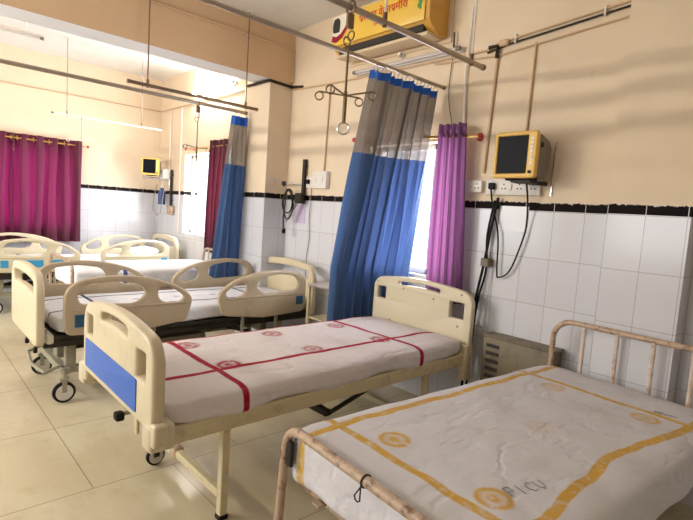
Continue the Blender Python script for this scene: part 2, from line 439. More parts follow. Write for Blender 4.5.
# ================================================================== beds
def castor(parent, x, y, r, wheel_w=.028, mat='grey_metal', top=.24, face='x'):
    c = MB().tube([(x, y, top), (x, y, r*2+.02)], .013).box(x-.02, x+.02, y-.03, y+.03, r*2+.005, r*2+.03, .004, 1)
    c.box(x-.022, x-.017, y-.016, y+.016, r, r*2+.012).box(x+.017, x+.022, y-.016, y+.016, r, r*2+.012)
    o = c.build('castor', M[mat], parent)
    MB().tube([(x-wheel_w/2, y, r), (x-wheel_w/2+.006, y, r), (x+wheel_w/2-.006, y, r), (x+wheel_w/2, y, r)], [r*.88, r, r, r*.88], 24).build('wheel', M['rubber'], o)
    MB().cyl((x-wheel_w/2-.004, y, r), (x+wheel_w/2+.004, y, r), r*.76, 20).build('wheel_hub', M['wheel_hub'], o)
    return o
def mattress(name, parent, x0, x1, y0, y1, z0, z1, mat, r=.05, drop=0, amp=.010, seed=0, skirt=None):
    """sheeted mattress: rounded block with wrinkles"""
    nx, ny, nz = 26, 52, 7
    rnd = random.Random(seed); ph = [rnd.uniform(0, 6.28) for _ in range(12)]
    b = bmesh.new()
    bmesh.ops.create_cube(b, size=1)
    bmesh.ops.subdivide_edges(b, edges=list(b.edges), cuts=18, use_grid_fill=True)
    hx, hy, hz = (x1-x0)/2, (y1-y0)/2, (z1-z0)/2
    for v in b.verts:
        p = Vector((v.co.x*2*hx, v.co.y*2*hy, v.co.z*2*hz))
        q = Vector((max(-hx+r, min(hx-r, p.x)), max(-hy+r, min(hy-r, p.y)), max(-hz+r, min(hz-r, p.z))))
        d = p-q
        if d.length > 1e-6: p = q+d.normalized()*min(r, d.length) if d.length > r else p
        X_, Y_ = p.x+hx, p.y+hy
        wv = math.sin(Y_*17+ph[0]+math.sin(X_*9+ph[1])*1.3)*math.sin(X_*13+ph[2]) + .6*math.sin(Y_*31+X_*14+ph[3])
        top = max(0, min(1, (p.z+hz)/(2*hz)))
        p.z += wv*amp*.35*top
        if abs(p.x) > hx-r*.7: p.x += math.copysign(1, p.x)*math.sin(Y_*23+ph[5]+math.sin(Y_*7)*2)*amp*(1.3-top)
        if abs(p.y) > hy-r*.7: p.y += math.copysign(1, p.y)*math.sin(X_*21+ph[6])*amp*.5*(1.3-top)
        if p.z < 0: p.z += math.sin(Y_*9+ph[7])*amp*.9+math.sin(X_*11+ph[8])*amp*.5
        v.co = p+Vector(((x0+x1)/2, (y0+y1)/2, (z0+z1)/2))
    bmesh.ops.recalc_face_normals(b, faces=list(b.faces))
    me = bpy.data.meshes.new(name); 
    for f in b.faces: f.smooth = True
    b.to_mesh(me); b.free()
    o = link(name, me, mat, parent)
    s = o.modifiers.new('s', 'SUBSURF'); s.levels = 1; s.render_levels = 1
    return o
def board_outline(x0, x1, zb, zs, zt, ri=.06):
    """bed end panel: straight sides to zs, arched top to zt"""
    pts = [(x0, zb), (x1, zb), (x1, zs)]
    n = 10; m_ = .10
    for k in range(n+1):
        t = k/n; x_ = x1-m_*.55+(x0-x1+m_*1.1)*t
        pts.append((x_, zs+(zt-zs)*(.62+.38*(1-(2*t-1)**2))))
    pts.append((x0, zs))
    return fillet(pts, [ri*.4, ri*.4, ri]+[ri*.9]+[0]*(n-1)+[ri*.9]+[ri], 5)

# ---- bed 1 (cream manual bed with red striped sheet). local origin at its near foot floor corner
B1 = thing('hospital_bed', 'cream hospital bed with blue foot panel and bare H-shaped legs, holding the red-striped mattress', 'bed', (-2.43, .78, 0))
hw = .49
fp = panel('foot_board', board_outline(-.465, .505, .555, .865, .98, .08),
      [arc_rect(-.40, -.305, .765, .875, 0, .035), arc_rect(-.18, .20, .885, .925, .015, .018), arc_rect(.315, .42, .745, .865, 0, .035)],
      .058, M['abs'], B1, 'xz', 0, .016)
panel('blue_inlay', fillet([(-.405, .595), (.335, .59), (.335, .735), (-.405, .745)], .012), [], .006, M['blue'], fp, 'xz', -.031, .001)
fp.location.x = .03
for sx in (-1, 1):
    MB().box(sx*.475+.02-.045, sx*.475+.02+.045, -.03, .028, .50, .60, .014, 3).build('corner_post', M['abs'], fp)
    MB().box(sx*.475+.015-.048, sx*.475+.015+.048, -.034, .075, .470, .585, .016, 3).build('corner_bumper', M['abs3'], B1)
hp = panel('head_board', board_outline(-.495, .495, .42, .925, 1.015, .08),
      [arc_rect(-.445, -.355, .80, .90, .0, .03), arc_rect(-.22, .20, .935, .965, .012, .014), arc_rect(.30, .425, .775, .895, 0, .035)],
      .048, M['abs_head'], B1, 'xz', 2.30, .013)
for sx in (-1, 1):
    MB().box(sx*.465-.035, sx*.465+.035, 2.25, 2.33, .34, .60, .012, 2).build('corner_bumper', M['abs'], B1)
fr = MB()
for sx in (-1, 1): fr.box(sx*.455-.022, sx*.455+.022, .03, 2.28, .455, .535, .006, 1)
for yy in (.07, .38, 1.1, 1.8, 2.25): fr.box(-.43, .43, yy-.02, yy+.02, .48, .525, .004, 1)
fr.build('bed_frame', M['cream_metal'], B1)
MB().box(-.44, .44, .06, 2.24, .535, .55, .003, 1).build('bed_deck', M['dark_metal'], B1)
for yy in (.36, 1.87):
    for sx in (-1, 1):
        l = MB().box(sx*.44-.02, sx*.44+.02, yy-.02, yy+.02, .02, .49, .004, 1).box(sx*.44-.026, sx*.44+.026, yy-.13, yy+.12, .47, .482, .002, 1)
        l = l.build('leg', M['cream_metal'], B1)
        MB().box(sx*.44-.024, sx*.44+.024, yy-.024, yy+.024, 0, .025, .004, 1).build('rubber_foot', M['rubber'], l)
    MB().box(-.43, .43, yy-.02, yy+.02, .10, .14, .004, 1).build('cross_bar', M['cream_metal'], B1)
c = MB().box(-.115, -.045, .333, .387, .09, .150, .01, 2).build('bar_clamp', M['rust_metal'], B1)
MB().box(-.185, -.115, .334, .386, .092, .148, .01, 2).build('clear_tape', M['white_plastic'], B1)
castor(B1, -.22, .30, .052, mat='dark_metal', top=.13)
mech = MB().tube([(.18, .1, .44), (.18, 1.0, .36)], .012).tube([(-.18, .1, .44), (-.18, 1.0, .36)], .012)
mech.box(-.20, .40, 1.02, 1.06, .33, .37, .004, 1).box(.15, .2, 1.0, 1.9, .40, .44, .004, 1).box(-.2, -.15, 1.0, 1.9, .40, .44, .004, 1)
mech.tube([(.40, 1.05, .35), (.40, 1.5, .47)], .014).tube([(.2, 1.4, .35), (-.1, 1.7, .30)], .012)
mech.build('backrest_linkage', M['dark_metal'], B1)
h = MB().tube([(.14, .06, .50), (.14, -.01, .50), (.16, -.02, .48)], .010).build('crank_handle', M['grey_metal'], B1)
MB().box(.12, .17, -.045, -.005, .475, .515, .01, 2).build('crank_grip', M['rubber'], h)
MB().box(.205, .245, .02, .035, .43, .52, .004, 1).build('frame_lug', M['cream_metal'], B1)

SH1 = sheet_mat('red_striped_sheet', (.76, .705, .715), (.36, .004, .028), [.20, -.425], [.44, 1.76],
    [(-.29, .50, .9), (.15, .53, 1), (-.29, 1.10, .8), (.13, 1.12, .7), (-.27, 1.66, .8), (.18, 1.67, .9)], wob=.03, vw=.018, uw=.018, fmin=.92, dirt=(.60, .52, .50))
M1 = mattress('mattress', None, -.475, .48, .045, 2.265, .51, .650, SH1, .050, amp=.014, seed=2)
M1.location = (-2.43, .78, 0)
tag(M1, 'thin mattress in a whitish sheet with red stripes and red printed flowers', 'mattress')

# ---- ICU beds (four side rails)
def rail_outline(mirror, L=2.30, y0=.13):
    # foot-side rail, y measured from the foot board; mirrored for the head-side rail
    P_ = [(.15, .52), (.60, .495), (1.02, .545), (1.075, .74), (.93, .845), (.70, .915), (.45, .935), (.22, .905), (.135, .83), (.13, .60)]
    R_ = [.06, 0, .05, .07, .10, .12, .1, .1, .06, .05]
    H1 = [(.235, .735), (.62, .715), (.70, .79), (.64, .865), (.45, .892), (.27, .872), (.215, .80)]
    H2 = [(.80, .72), (.93, .69), (1.01, .735), (.93, .80), (.83, .848), (.775, .80)]
    f = (lambda q: [(L+.06-a, b) for a, b in q][::-1]) if mirror else (lambda q: q)
    g = (lambda q: q[::-1]) if mirror else (lambda q: q)
    return fillet(f(P_), g(R_), 6), [fillet(f(H1), .06, 5), fillet(f(H2), .05, 5)]
def icu_board(parent, y, mat, name, hw=.460):
    out = fillet([(-hw, .45), (hw, .45), (hw, .86), (hw-.07, .955), (0, .985), (-hw+.07, .955), (-hw, .86)], [.05, .05, .1, .06, .3, .06, .1], 6)
    return panel(name, out, [arc_rect(-hw+.09, hw-.09, .80, .885, .02, .045)], .055, mat, parent, 'xz', y, .016)
def icu_bed(label, loc, railmat, boardmat, strips, inlay, headtag=True):
    B = thing('icu_bed', label, 'bed', loc)
    icu_board(B, .0, boardmat, 'foot_board')
    hb = icu_board(B, 2.36, boardmat, 'head_board')
    for sx in (-1, 1):
        for mir in (False, True):
            out, holes = rail_outline(mir)
            xx = sx*.475
            rl = panel('side_rail', out, holes, .045, railmat, B, 'yz', xx, .014)
            xo = xx+.0235*(1 if sx > 0 else -1)
            le = (.19, 1.02) if not mir else (1.36, 2.19)
            MB().box(xo-.006, xo+.006, le[0], le[1], .690, .702, .003, 1).build('moulded_ledge', railmat, rl)
            if not mir:
                for (a, b) in strips:
                    MB().box(xo-.004, xo+.004, a, b, .575, .665, .003, 1).build('blue_panel', inlay, rl)
            elif headtag:
                MB().box(xo-.004, xo+.004, 2.11, 2.19, .595, .675, .003, 1).build('blue_panel', inlay, rl)
            y_ = .6 if not mir else 1.76
            for d in (-.18, .18):
                MB().box(xx-sx*.055-.012, xx-sx*.055+.012, y_+d-.015, y_+d+.015, .36, .60, .004, 1).box(min(xx-sx*.06, xx-sx*.01), max(xx-sx*.06, xx-sx*.01), y_+d-.015, y_+d+.015, .55, .58).build('rail_bracket', M['grey_metal'], B)
    f = MB()
    for sx in (-1, 1): f.box(sx*.37-.025, sx*.37+.025, .03, 2.33, .42, .47, .005, 1)
    for yy in (.06, .6, 1.2, 1.8, 2.3): f.box(-.37, .37, yy-.025, yy+.025, .42, .465, .004, 1)
    f.build('bed_frame', M['dark_metal'], B)
    MB().box(-.42, .42, .07, 2.31, .475, .51, .006, 1).build('bed_deck', M['dark_metal'], B)
    MB().box(-.43, .43, .045, .09, .455, .52, .012, 2).build('mattress_stop', M['white_plastic'], B)
    g = MB()
    for sx in (-1, 1): g.box(sx*.31-.025, sx*.31+.025, .16, 2.16, .20, .25, .005, 1)
    for yy in (.18, 2.14): g.box(-.36, .36, yy-.03, yy+.03, .20, .25, .005, 1)
    g.box(-.2, .2, .9, 1.35, .20, .34, .02, 2)
    g.build('base_frame', M['grey_metal'], B)
    for yy in (.22, 2.05):
        for cx_, cw_ in ((0, .06), (-.30, .03), (.30, .03)): MB().box(cx_-cw_, cx_+cw_, yy-.035, yy+.035, .24, .44, .007, 1).build('lift_column', M['grey_metal'], B)
    MB().tube([(.30, .35, .25), (.30, .95, .42)], .018).tube([(-.30, .35, .25), (-.30, .95, .42)], .018).tube([(.30, 1.45, .42), (.30, 1.95, .25)], .018).tube([(0, .3, .3), (0, 1.9, .36)], .02).build('lift_linkage', M['dark_metal'], B)
    for sx in (-1, 1):
        for yy in (.17, 2.13): castor(B, sx*.36, yy, .075, .035, top=.24)
    MB().tube([(-.31, .16, .26), (-.30, .06, .22), (0, .03, .21), (.30, .06, .22), (.31, .16, .26)], .013).build('brake_bar', M['grey_metal'], B)
    for dx in (-.15, .15):
        MB().tube([(dx, .12, .40), (dx, .03, .40), (dx, .03, .36)], .01).box(dx-.012, dx+.012, .015, .042, .33, .37, .004, 1).build('crank_handle', M['dark_metal'], B)
    for yy in (.03, 2.33):
        for sx in (-1, 1): MB().cyl((sx*.41, yy, .47), (sx*.41, yy, .56), .02, 10).build('pole_socket', M['chrome'], B)
    return B
B2 = icu_bed('plastic bed with shade-browned rails standing between the red-striped bed and the curtain by the pillar', (-4.22, .72, 0), M['abs2'], M['abs'], [(.20, .29)], M['blue3'])
SH2 = sheet_mat('navy_striped_sheet', (.76, .77, .84), (.03, .03, .10), [.20, -.25], [.46, 1.85], [(-.02, .8, .6), (.0, 1.5, .6), (-.02, 1.15, .5)], vw=.014, uw=.014, spot_r=.05, wob=.02, dirt=(.62, .63, .70))
o = mattress('mattress', None, -.43, .43, .10, 2.30, .51, .645, SH2, .05, seed=5, amp=.009); o.location = (-4.22, .72, 0)
tag(o, 'mattress in a white sheet with thin navy stripes inside shade-browned railed bed', 'mattress')
B4 = icu_bed('pale plastic railed bed with three blue rail panels in the far corner', (-7.45, .72, 0), M['abs3'], M['abs3'], [(.20, .28), (.34, .64), (.70, .96)], M['blue2'])
SH4 = sheet_mat('white_sheet', (.82, .82, .86), (.1, .12, .3), [], [.5], [], wob=.02, dirt=(.68, .7, .78))
o = mattress('mattress', None, -.43, .43, .10, 2.30, .51, .645, SH4, .05, seed=8); o.location = (-7.45, .72, 0)
tag(o, 'white mattress lying inside the far corner bed', 'mattress')

def pillow(name, cx, cy, cz, sx, sy, sz, mat, rx=0, rz=0):
    b = MB(); b.ball((0, 0, 0), 1, (1, 1, 1), 24)
    for v in b.bm.verts:
        x_, y_, z_ = v.co
        e = .55
        X_ = math.copysign(abs(x_)**e, x_); Y_ = math.copysign(abs(y_)**e, y_)
        v.co = Vector((X_*sx/2, Y_*sy/2, z_*sz/2*(1-.35*(abs(X_)**3))*(1-.35*abs(Y_)**3)))
    o = b.build(name, mat, None, 60); o.location = (cx, cy, cz); o.rotation_euler = (rx, 0, rz)
    return o
tag(pillow('pillow', -7.40, 2.70, .72, .62, .40, .13, SH4, .15), 'plump white pillow at the head of the far corner bed', 'pillow')

# ---- iron beds
def iron_bed(label, loc, W_, L_, zf, zh, rail_r, splay, mat_rail, mat_bar, nb=6, deck=.44):
    B = thing('iron_bed', label, 'bed', loc)
    h = W_/2
    def bow(y, ztop, rc, sp, zb=0.03):
        pts = [(-h-sp, y, zb), (-h-sp*.35, y, ztop*.45)]
        n = 7
        for k in range(n+1):
            a = PI/2*k/n; pts.append((-h+rc-rc*math.cos(a), y, ztop-rc+rc*math.sin(a)))
        for k in range(n+1):
            a = PI/2*k/n; pts.append((h-rc+rc*math.sin(a), y, ztop-rc+rc*math.cos(a)))
        pts += [(h+sp*.35, y, ztop*.45), (h+sp, y, zb)]
        return pts
    MB().tube(bow(0, zf, .10, splay), rail_r, 12).build('foot_rail', mat_rail, B)
    MB().tube(bow(L_, zh, .12, .0), rail_r*.92, 12).build('head_rail', mat_rail, B)
    for y, sp in ((0, splay), (L_, 0)):
        for sx in (-1, 1): MB().cyl((sx*(h+sp), y, 0), (sx*(h+sp), y, .05), rail_r*1.25, 12).build('rubber_foot', M['rubber'], B)
    for k in range(1, nb):
        x_ = -h+W_*k/nb
        MB().tube([(x_, L_, deck-.02), (x_, L_, zh-.012)], rail_r*.68, 8).build('head_bar', mat_bar, B)
    f = MB()
    for sx in (-1, 1): f.box(sx*(h-.05)-.02, sx*(h-.05)+.02, .08, L_, deck-.05, deck, .004, 1)
    for y in (.10, L_-.02): f.box(-h+.02, h-.02, y-.015, y+.015, deck-.05, deck, .004, 1)
    for k in range(1, 8): f.box(-h+.04, h-.04, L_*k/8-.02, L_*k/8+.02, deck-.012, deck-.004)
    for k in range(1, 5): f.box(-h+W_*k/5-.02, -h+W_*k/5+.02, .02, L_-.02, deck-.010, deck-.002)
    f.build('bed_frame', mat_rail, B)
    return B
B3 = iron_bed('chipped tubular iron bed nearest the viewer, holding the yellow-striped mattress', (-1.02, 1.095, 0), .96, 1.98, .655, .915, .0185, .05, M['rust_metal'], M['bar_metal'], nb=5, deck=.42)
B3.rotation_euler = (0, 0, math.radians(-4.2))
hk = MB().tube([(.0, -.020, .642), (-.006, -.026, .628), (-.016, -.030, .610), (-.012, -.030, .598), (.0, -.030, .595), (.010, -.030, .602), (.008, -.028, .618), (.002, -.022, .640)], .003, 6, closed=True)
hk.ring((0, 0, .655), (1, 0, 0), .021, .0032); hk.build('wire_hook', M['dark_metal'], B3)

SH3 = sheet_mat('yellow_striped_sheet', (.68, .665, .70), (.62, .37, .07), [-.40, .385], [.20, 1.60],
    [(-.19, .31, 1), (.27, .30, 1), (-.20, 1.50, .6), (.26, 1.50, .8), (.05, .95, .3)], vw=.020, uw=.018, wob=.045, spot_r=.075, dirt=(.54, .49, .48), wave=(4.8, -3.0, .032), damt=.5, fmin=.35, bmp=.45)
M3 = mattress('mattress', None, -.50, .51, .022, 1.95, .425, .640, SH3, .045, amp=.015, seed=11)
M3.location = (-1.02, 1.095, 0); M3.rotation_euler = (0, 0, math.radians(-4.2))
tag(M3, 'mattress in a white sheet with faded yellow stripes and pen marks', 'mattress')
# pen writing on the sheet, ink laid into the cloth surface
ink = MB()
def stroke(pts, ox, oy, sc, ang):
    ca, sa = math.cos(ang), math.sin(ang)
    ink.tube([(ox+(p[0]*ca-p[1]*sa)*sc, oy+(p[0]*sa+p[1]*ca)*sc, .6425) for p in pts], .0013, 4)
LET = {'P': [[(0, 0), (0, 1)], [(0, 1), (.5, .95), (.5, .55), (0, .5)]], 'I': [[(.2, 0), (.2, 1)]],
       'C': [[(.6, .85), (.3, 1), (.02, .7), (.02, .3), (.3, 0), (.6, .15)]], 'U': [[(0, 1), (.02, .3), (.3, 0), (.55, .3), (.6, 1)]],
       'W': [[(0, 1), (.15, 0), (.3, .7), (.45, 0), (.6, 1)]], 'M': [[(0, 0), (.1, 1), (.3, .3), (.5, 1), (.6, 0)]]}
def word(wd, ox, oy, sc, ang):
    for i, ch in enumerate(wd):
        for s_ in LET[ch]: stroke([(p[0]+i*.85, p[1]) for p in s_], ox, oy, sc, ang)
word('PICU', .300, .36, .050, 1.35)
ink.build('pen_writing', M['ink'], M3)
ink = MB()
word('WMUMW', .25, 1.62, .024, .15)
ink.build('pen_scribble', M['ink'], M3)

BM = iron_bed('iron bed with pinkish tube foot rail between shade-browned railed bed and far corner bed', (-5.70, 1.27, 0), .90, 1.80, .84, .90, .017, .02, M['rust_metal'], M['bar_metal'], deck=.545)
o = mattress('mattress', None, -.44, .44, .03, 1.77, .55, .755, SH4, .05, seed=21); o.location = (-5.70, 1.27, 0)
tag(o, 'high white mattress without rails behind shade-browned railed bed', 'mattress')

# ================================================================== curtains
def curtain_mesh(top, bot, zt, zb, folds, amp, n=160, mrows=26, tblend=1.0, seed=0, ampb=None, pinch=None):
    """pleated sheet between a top polyline and a bottom polyline (xy), rows from zt down to zb"""
    rnd = random.Random(seed); ph = rnd.uniform(0, 6)
    def at(pl, t):
        L = [0]
        for a, b in zip(pl, pl[1:]): L.append(L[-1]+(Vector(b)-Vector(a)).length)
        s = t*L[-1]
        for i in range(len(pl)-1):
            if s <= L[i+1]+1e-9:
                q = (s-L[i])/(L[i+1]-L[i]); a, b = Vector(pl[i]), Vector(pl[i+1]); return a.lerp(b, q), (b-a).normalized()
        return Vector(pl[-1]), (Vector(pl[-1])-Vector(pl[-2])).normalized()
    bm_ = bmesh.new(); rows = []
    for j in range(mrows+1):
        v = j/mrows; z = zt+(zb-zt)*v; t_ = min(1, v/tblend); row = []
        for i in range(n+1):
            u = i/n
            a, da = at(top, u); b, db = at(bot, u)
            p = a.lerp(b, t_); d = da.lerp(db, t_); nrm = Vector((-d.y, d.x)); 
            if nrm.length > 0: nrm.normalize()
            A = (amp+((ampb or amp)-amp)*v)*(.78+.38*math.sin(u*23+ph*2)+.22*math.sin(u*41+v*2))
            uu = u+.012*math.sin(v*5+ph+u*9)+.01*math.sin(u*17+ph)
            off = A*math.sin(uu*folds*2*PI+ph)+A*.35*math.sin(uu*folds*2*PI*.37+v*3+ph)
            shf = .3*A*math.cos(uu*folds*4*PI+ph)
            row.append(bm_.verts.new((p.x+nrm.x*off+d.x*shf, p.y+nrm.y*off+d.y*shf, z)))
        rows.append(row)
    for j in range(mrows):
        for i in range(n): bm_.faces.new((rows[j][i], rows[j][i+1], rows[j+1][i+1], rows[j+1][i]))
    return bm_
def split_curtain(parent, bm_, bands, names, mats):
    """cut the rows of one pleated sheet into header, net and cloth"""
    for (z1, z0), nm, mt in zip(bands, names, mats):
        b = bm_.copy()
        kill = [f for f in b.faces if not (z0 <= f.calc_center_median().z < z1)]
        bmesh.ops.delete(b, geom=kill, context='FACES')
        for f in b.faces: f.smooth = True
        me = bpy.data.meshes.new(nm); b.to_mesh(me); b.free(); link(nm, me, mt, parent)
    bm_.free()
C1 = thing('bed_curtain', 'long blue curtain with grey net top hanging behind the red-striped bed', 'curtain')
cb = curtain_mesh([(-2.5, 2.45), (-2.5, 3.17)], [(-3.13, 2.74), (-3.06, 3.165), (-2.66, 3.175)], 2.49, .25, 9, .036, mrows=46, tblend=.66, seed=3, ampb=.034, n=220)
split_curtain(C1, cb, [(3, 2.42), (2.42, 1.95), (1.95, 0)], ['header_tape', 'net_panel', 'cloth_panel'], [M['cur_head'], M['cur_net'], M['cur_blue']])
for k in range(9):
    yy = 2.47+k*.085
    MB().ring((-2.5, yy, 2.505), (0, 1, 0), .022, .003, 12, 5).build('curtain_ring', M['chrome'], C1)
C2 = thing('bed_curtain', 'bunched blue curtain with grey net top beside the middle pillar', 'curtain')
cb = curtain_mesh([(-4.93, 2.74), (-4.93, 2.935)], [(-4.95, 2.54), (-5.04, 2.90), (-5.14, 3.06)], 2.47, .55, 4, .028, mrows=40, seed=7, ampb=.03, n=120)
split_curtain(C2, cb, [(3, 2.39), (2.39, 1.93), (1.93, 0)], ['header_tape', 'net_panel', 'cloth_panel'], [M['cur_head'], M['cur_net'], M['cur_blue']])
for yy in (2.72, 2.80, 2.92): MB().ring((-4.93, yy, 2.50), (0, 1, 0), .022, .003, 12, 5).build('curtain_ring', M['chrome'], C2)
def single(name, label, top, bot, zt, zb, folds, amp, mat, seed, **k):
    bm_ = curtain_mesh(top, bot, zt, zb, folds, amp, seed=seed, **k)
    for f in bm_.faces: f.smooth = True
    me = bpy.data.meshes.new(name); bm_.to_mesh(me); bm_.free(); o = link(name, me, mat); return tag(o, label, 'curtain')
single('window_curtain', 'narrow purple curtain glowing beside the window next to the yellow monitor', [(-2.40, 3.13), (-2.17, 3.13)], [(-2.43, 3.165), (-2.09, 3.165)], 2.22, .86, 4, .026, M['cur_purple'], 5, n=90)
single('window_curtain', 'dark maroon curtain partly covering the bright bay window', [(-6.20, 3.14), (-5.74, 3.14)], [(-6.27, 3.14), (-5.80, 3.14)], 2.33, .84, 4, .030, M['cur_maroon'], 9, n=90)
ec = [('grommet curtain at the left edge, on the end wall', (-.25, 1.22), 7, 12), ('wide magenta grommet curtain glowing on the end wall, nearer the tiled corner', (1.21, 2.05), 5, 15)]
for lb, (a, b), fo, sd in ec:
    T_ = thing('window_curtain', lb if 'wide' in lb else 'magenta '+lb, 'curtain')
    bm_ = curtain_mesh([(EX+.095, a), (EX+.095, b)], [(EX+.095, a-.02), (EX+.095, b+.0)], 2.27, .80, fo, .042, seed=sd, ampb=.046)
    for f in bm_.faces: f.smooth = True
    me = bpy.data.meshes.new('cloth_panel'); bm_.to_mesh(me); bm_.free(); link('cloth_panel', me, M['cur_pink'], T_)
    for k in range(fo*1):
        yy = a+.05+(b-a-.08)*k/(fo-1)
        MB().ring((EX+.105, yy, 2.205), (.35, 1, 0), .030, .006, 16, 6).build('grommet', M['brass'], T_)

# curtain poles on brackets
def pole(label, p0, p1, r, mat, fin=None):
    T_ = thing('curtain_pole', label, 'curtain pole')
    MB().cyl(p0, p1, r, 10).build('pole', mat, T_)
    for q in (p0, p1): MB().ball(q, r*2.0).build('finial', fin or M['red'], T_)
    return T_
P1 = pole('brass curtain pole with red ends above the window by the yellow monitor', (-3.40, 3.15, 2.17), (-2.06, 3.15, 2.12), .011, M['brass'])
for xx, zz in ((-3.33, 2.168), (-2.12, 2.122)): MB().cyl((xx, 3.15, zz), (xx, WY, zz), .010, 8).cyl((xx, 3.235, zz), (xx, WY, zz), .025, 12).build('bracket', M['red'], P1)
MB().tube([(-3.32, 3.15, 2.16), (-3.32, 3.15, 2.06)], .006, 6).build('pull_cord', M['rubber'], P1)
P2 = pole('brass curtain pole above the bay window with maroon curtain', (-6.95, 3.14, 2.25), (-5.70, 3.14, 2.25), .010, M['brass'])
for xx in (-6.85, -5.78): MB().cyl((xx, 3.14, 2.25), (xx, WY, 2.25), .009, 8).build('bracket', M['red'], P2)
P3 = pole('curtain pole carrying the magenta grommet curtains on the end wall', (EX+.10, -.4, 2.205), (EX+.10, 2.14, 2.205), .010, M['brass'])
for yy in (-.3, 2.10): MB().cyl((EX, yy, 2.205), (EX+.10, yy, 2.205), .009, 8).build('bracket', M['brass'], P3)

# ================================================================== overhead rails
def rail(label, x, y0, y1, z, r, mat, hangers, cap=None, hm='conduit_white', zc=CZ):
    T_ = thing('curtain_rail', label, 'rail', (x, y0, 0))
    MB().cyl((0, 0, z), (0, y1-y0, z), r, 12).build('rail_tube', mat, T_)
    for c in (0, y1-y0): MB().cyl((0, c-.012, z), (0, c+.012, z), r*1.15, 12).build('end_cap', cap or M['rod_dark'], T_)
    for yy in hangers:
        h_ = MB().cyl((0, yy-y0, z), (0, yy-y0, zc), .006, 8).build('hanger_rod', M[hm], T_)
        MB().cyl((0, yy-y0, zc-.012), (0, yy-y0, zc), .035, 16).build('ceiling_rose', M['white_plastic'], h_)
        MB().cyl((0, yy-y0, z-r-.004), (0, yy-y0, z+.05), r*.8, 10).build('rail_clip', M['rod_dark'], h_)
    return T_
rail('steel curtain rail reaching the wall, carrying the long blue curtain', -2.5, .3, 3.245, 2.54, .0145, M['rod'], [.9])
rail('shiny steel rail ending in mid air in front of the wall air conditioner', -1.88, .3, 2.83, 2.495, .0165, M['rod'], [1.9, 2.70])
rail('brown steel rail on two thin rods just in front of the beam', -4.50, 1.50, 2.77, 2.49, .016, M['rod_dark'], [1.66, 2.64], hm='rod_dark')
rail('long steel rail running from the left edge to the bunched blue curtain', -4.93, -.2, 2.90, 2.52, .019, M['rod'], [.2])
rail('thin pale rail hung from the far bay ceiling over the corner bed', -7.10, 1.47, 2.85, 2.485, .010, M['conduit_white'], [1.63, 2.55], hm='hose')
# tube lamps
def tube_lamp(label, p0, p1, mat, emis=0, rz=0):
    T_ = thing('tube_light', label, 'lamp', p0)
    d = Vector(p1)-Vector(p0)
    if abs(d.x) > abs(d.y):
        MB().box(0, d.x, .0, .035, -.02, .02, .004, 1).build('lamp_batten', M['white_plastic'], T_)
    else:
        MB().box(-.012, .012, 0, d.y, .0, .02, .004, 1).build('lamp_batten', M['white_plastic'], T_)
    ax = Vector((math.copysign(1, d.x), 0, 0)) if abs(d.x) > abs(d.y) else Vector((0, 1, 0))
    off = Vector((0, -.025, 0)) if abs(d.x) > abs(d.y) else Vector((0, 0, -.02))
    L_ = max(abs(d.x), abs(d.y))
    MB().cyl(off+ax*.03, off+ax*(L_-.03), .014, 12).build('lamp_tube', mat, T_)
    for q in (.02, L_-.02): MB().cyl(off+ax*(q-.018), off+ax*(q+.018), .017, 12).build('lamp_cap', M['grey_plastic'], T_)
    return T_
em = bpy.data.materials.new('lit_tube'); em.use_nodes = True
em.node_tree.nodes['Principled BSDF'].inputs['Emission Color'].default_value = (1, .96, .9, 1)
em.node_tree.nodes['Principled BSDF'].inputs['Emission Strength'].default_value = 170
M['unlit_tube'] = simple('unlit_tube_glass', (.62, .56, .55), .25)
tube_lamp('unlit tube light on the wall below the air conditioner', (-3.52, WY-.035, 2.80), (-2.33, WY-.035, 2.80), M['unlit_tube'])
tube_lamp('lit tube light high on the bay wall behind the beam', (-6.95, WY-.035, 3.04), (-5.75, WY-.035, 3.04), em)
tube_lamp('pale tube light under the far bay ceiling at the left edge', (-6.52, .1, 3.2), (-6.52, 1.26, 3.2), M['unlit_tube'])
for yy in (.3, 1.1):
    tag(MB().cyl((-6.52, yy, 3.236), (-6.52, yy, CZ), .006, 6).build('hanging_rod', M['conduit_white']), 'thin rod holding the pale tube light, %s' % ('end out of view' if yy < .5 else 'end nearer the bay window'), 'rod')

# ================================================================== pipes and conduits on the walls
def pipe(label, pts, r, mat='conduit', name='wall_conduit'):
    return tag(MB().tube(pts, r, 8).build(name, M[mat]), label, 'conduit')
y_ = WY-.012
pipe('long thin conduit running along the wall under the air conditioner', [(-4.55, y_, 2.79), (-3.8, y_, 2.765), (-2.1, y_, 2.755)], .009)
pipe('doubled dark pipe along the upper wall above the yellow monitor', [(-2.12, y_, 2.735), (-1.95, y_, 2.765), (-1.14, y_, 2.835)], .007, 'conduit_dark')
pipe('cream conduit just above the doubled dark pipe', [(-2.05, y_, 2.785), (-1.14, y_, 2.865)], .007)
pipe('cream conduit just below the doubled dark pipe', [(-2.60, y_, 2.735), (-2.05, y_, 2.70), (-1.14, y_, 2.775)], .007)
pipe('vertical conduit from the dark elbow down to the socket board', [(-2.03, y_, 2.74), (-2.06, y_, 1.86)], .010)
pipe('vertical conduit coming down behind the yellow monitor', [(-1.745, y_, 2.74), (-1.755, y_, 2.02)], .008)
pipe('vertical conduit down to the white switch box', [(-3.90, y_, 2.77), (-3.92, y_, 1.90)], .008)
pipe('white vertical pipe beside the purple curtain', [(-2.27, 3.225, 3.1), (-2.29, 3.225, 2.6), (-2.26, 3.225, 2.14)], .009, 'conduit_white')
pipe('dark elbow at the bend of the upper wall pipes', [(-2.10, 3.222, 2.765), (-2.03, 3.222, 2.765), (-2.03, 3.222, 2.68)], .014, 'conduit_dark', 'pipe_elbow')
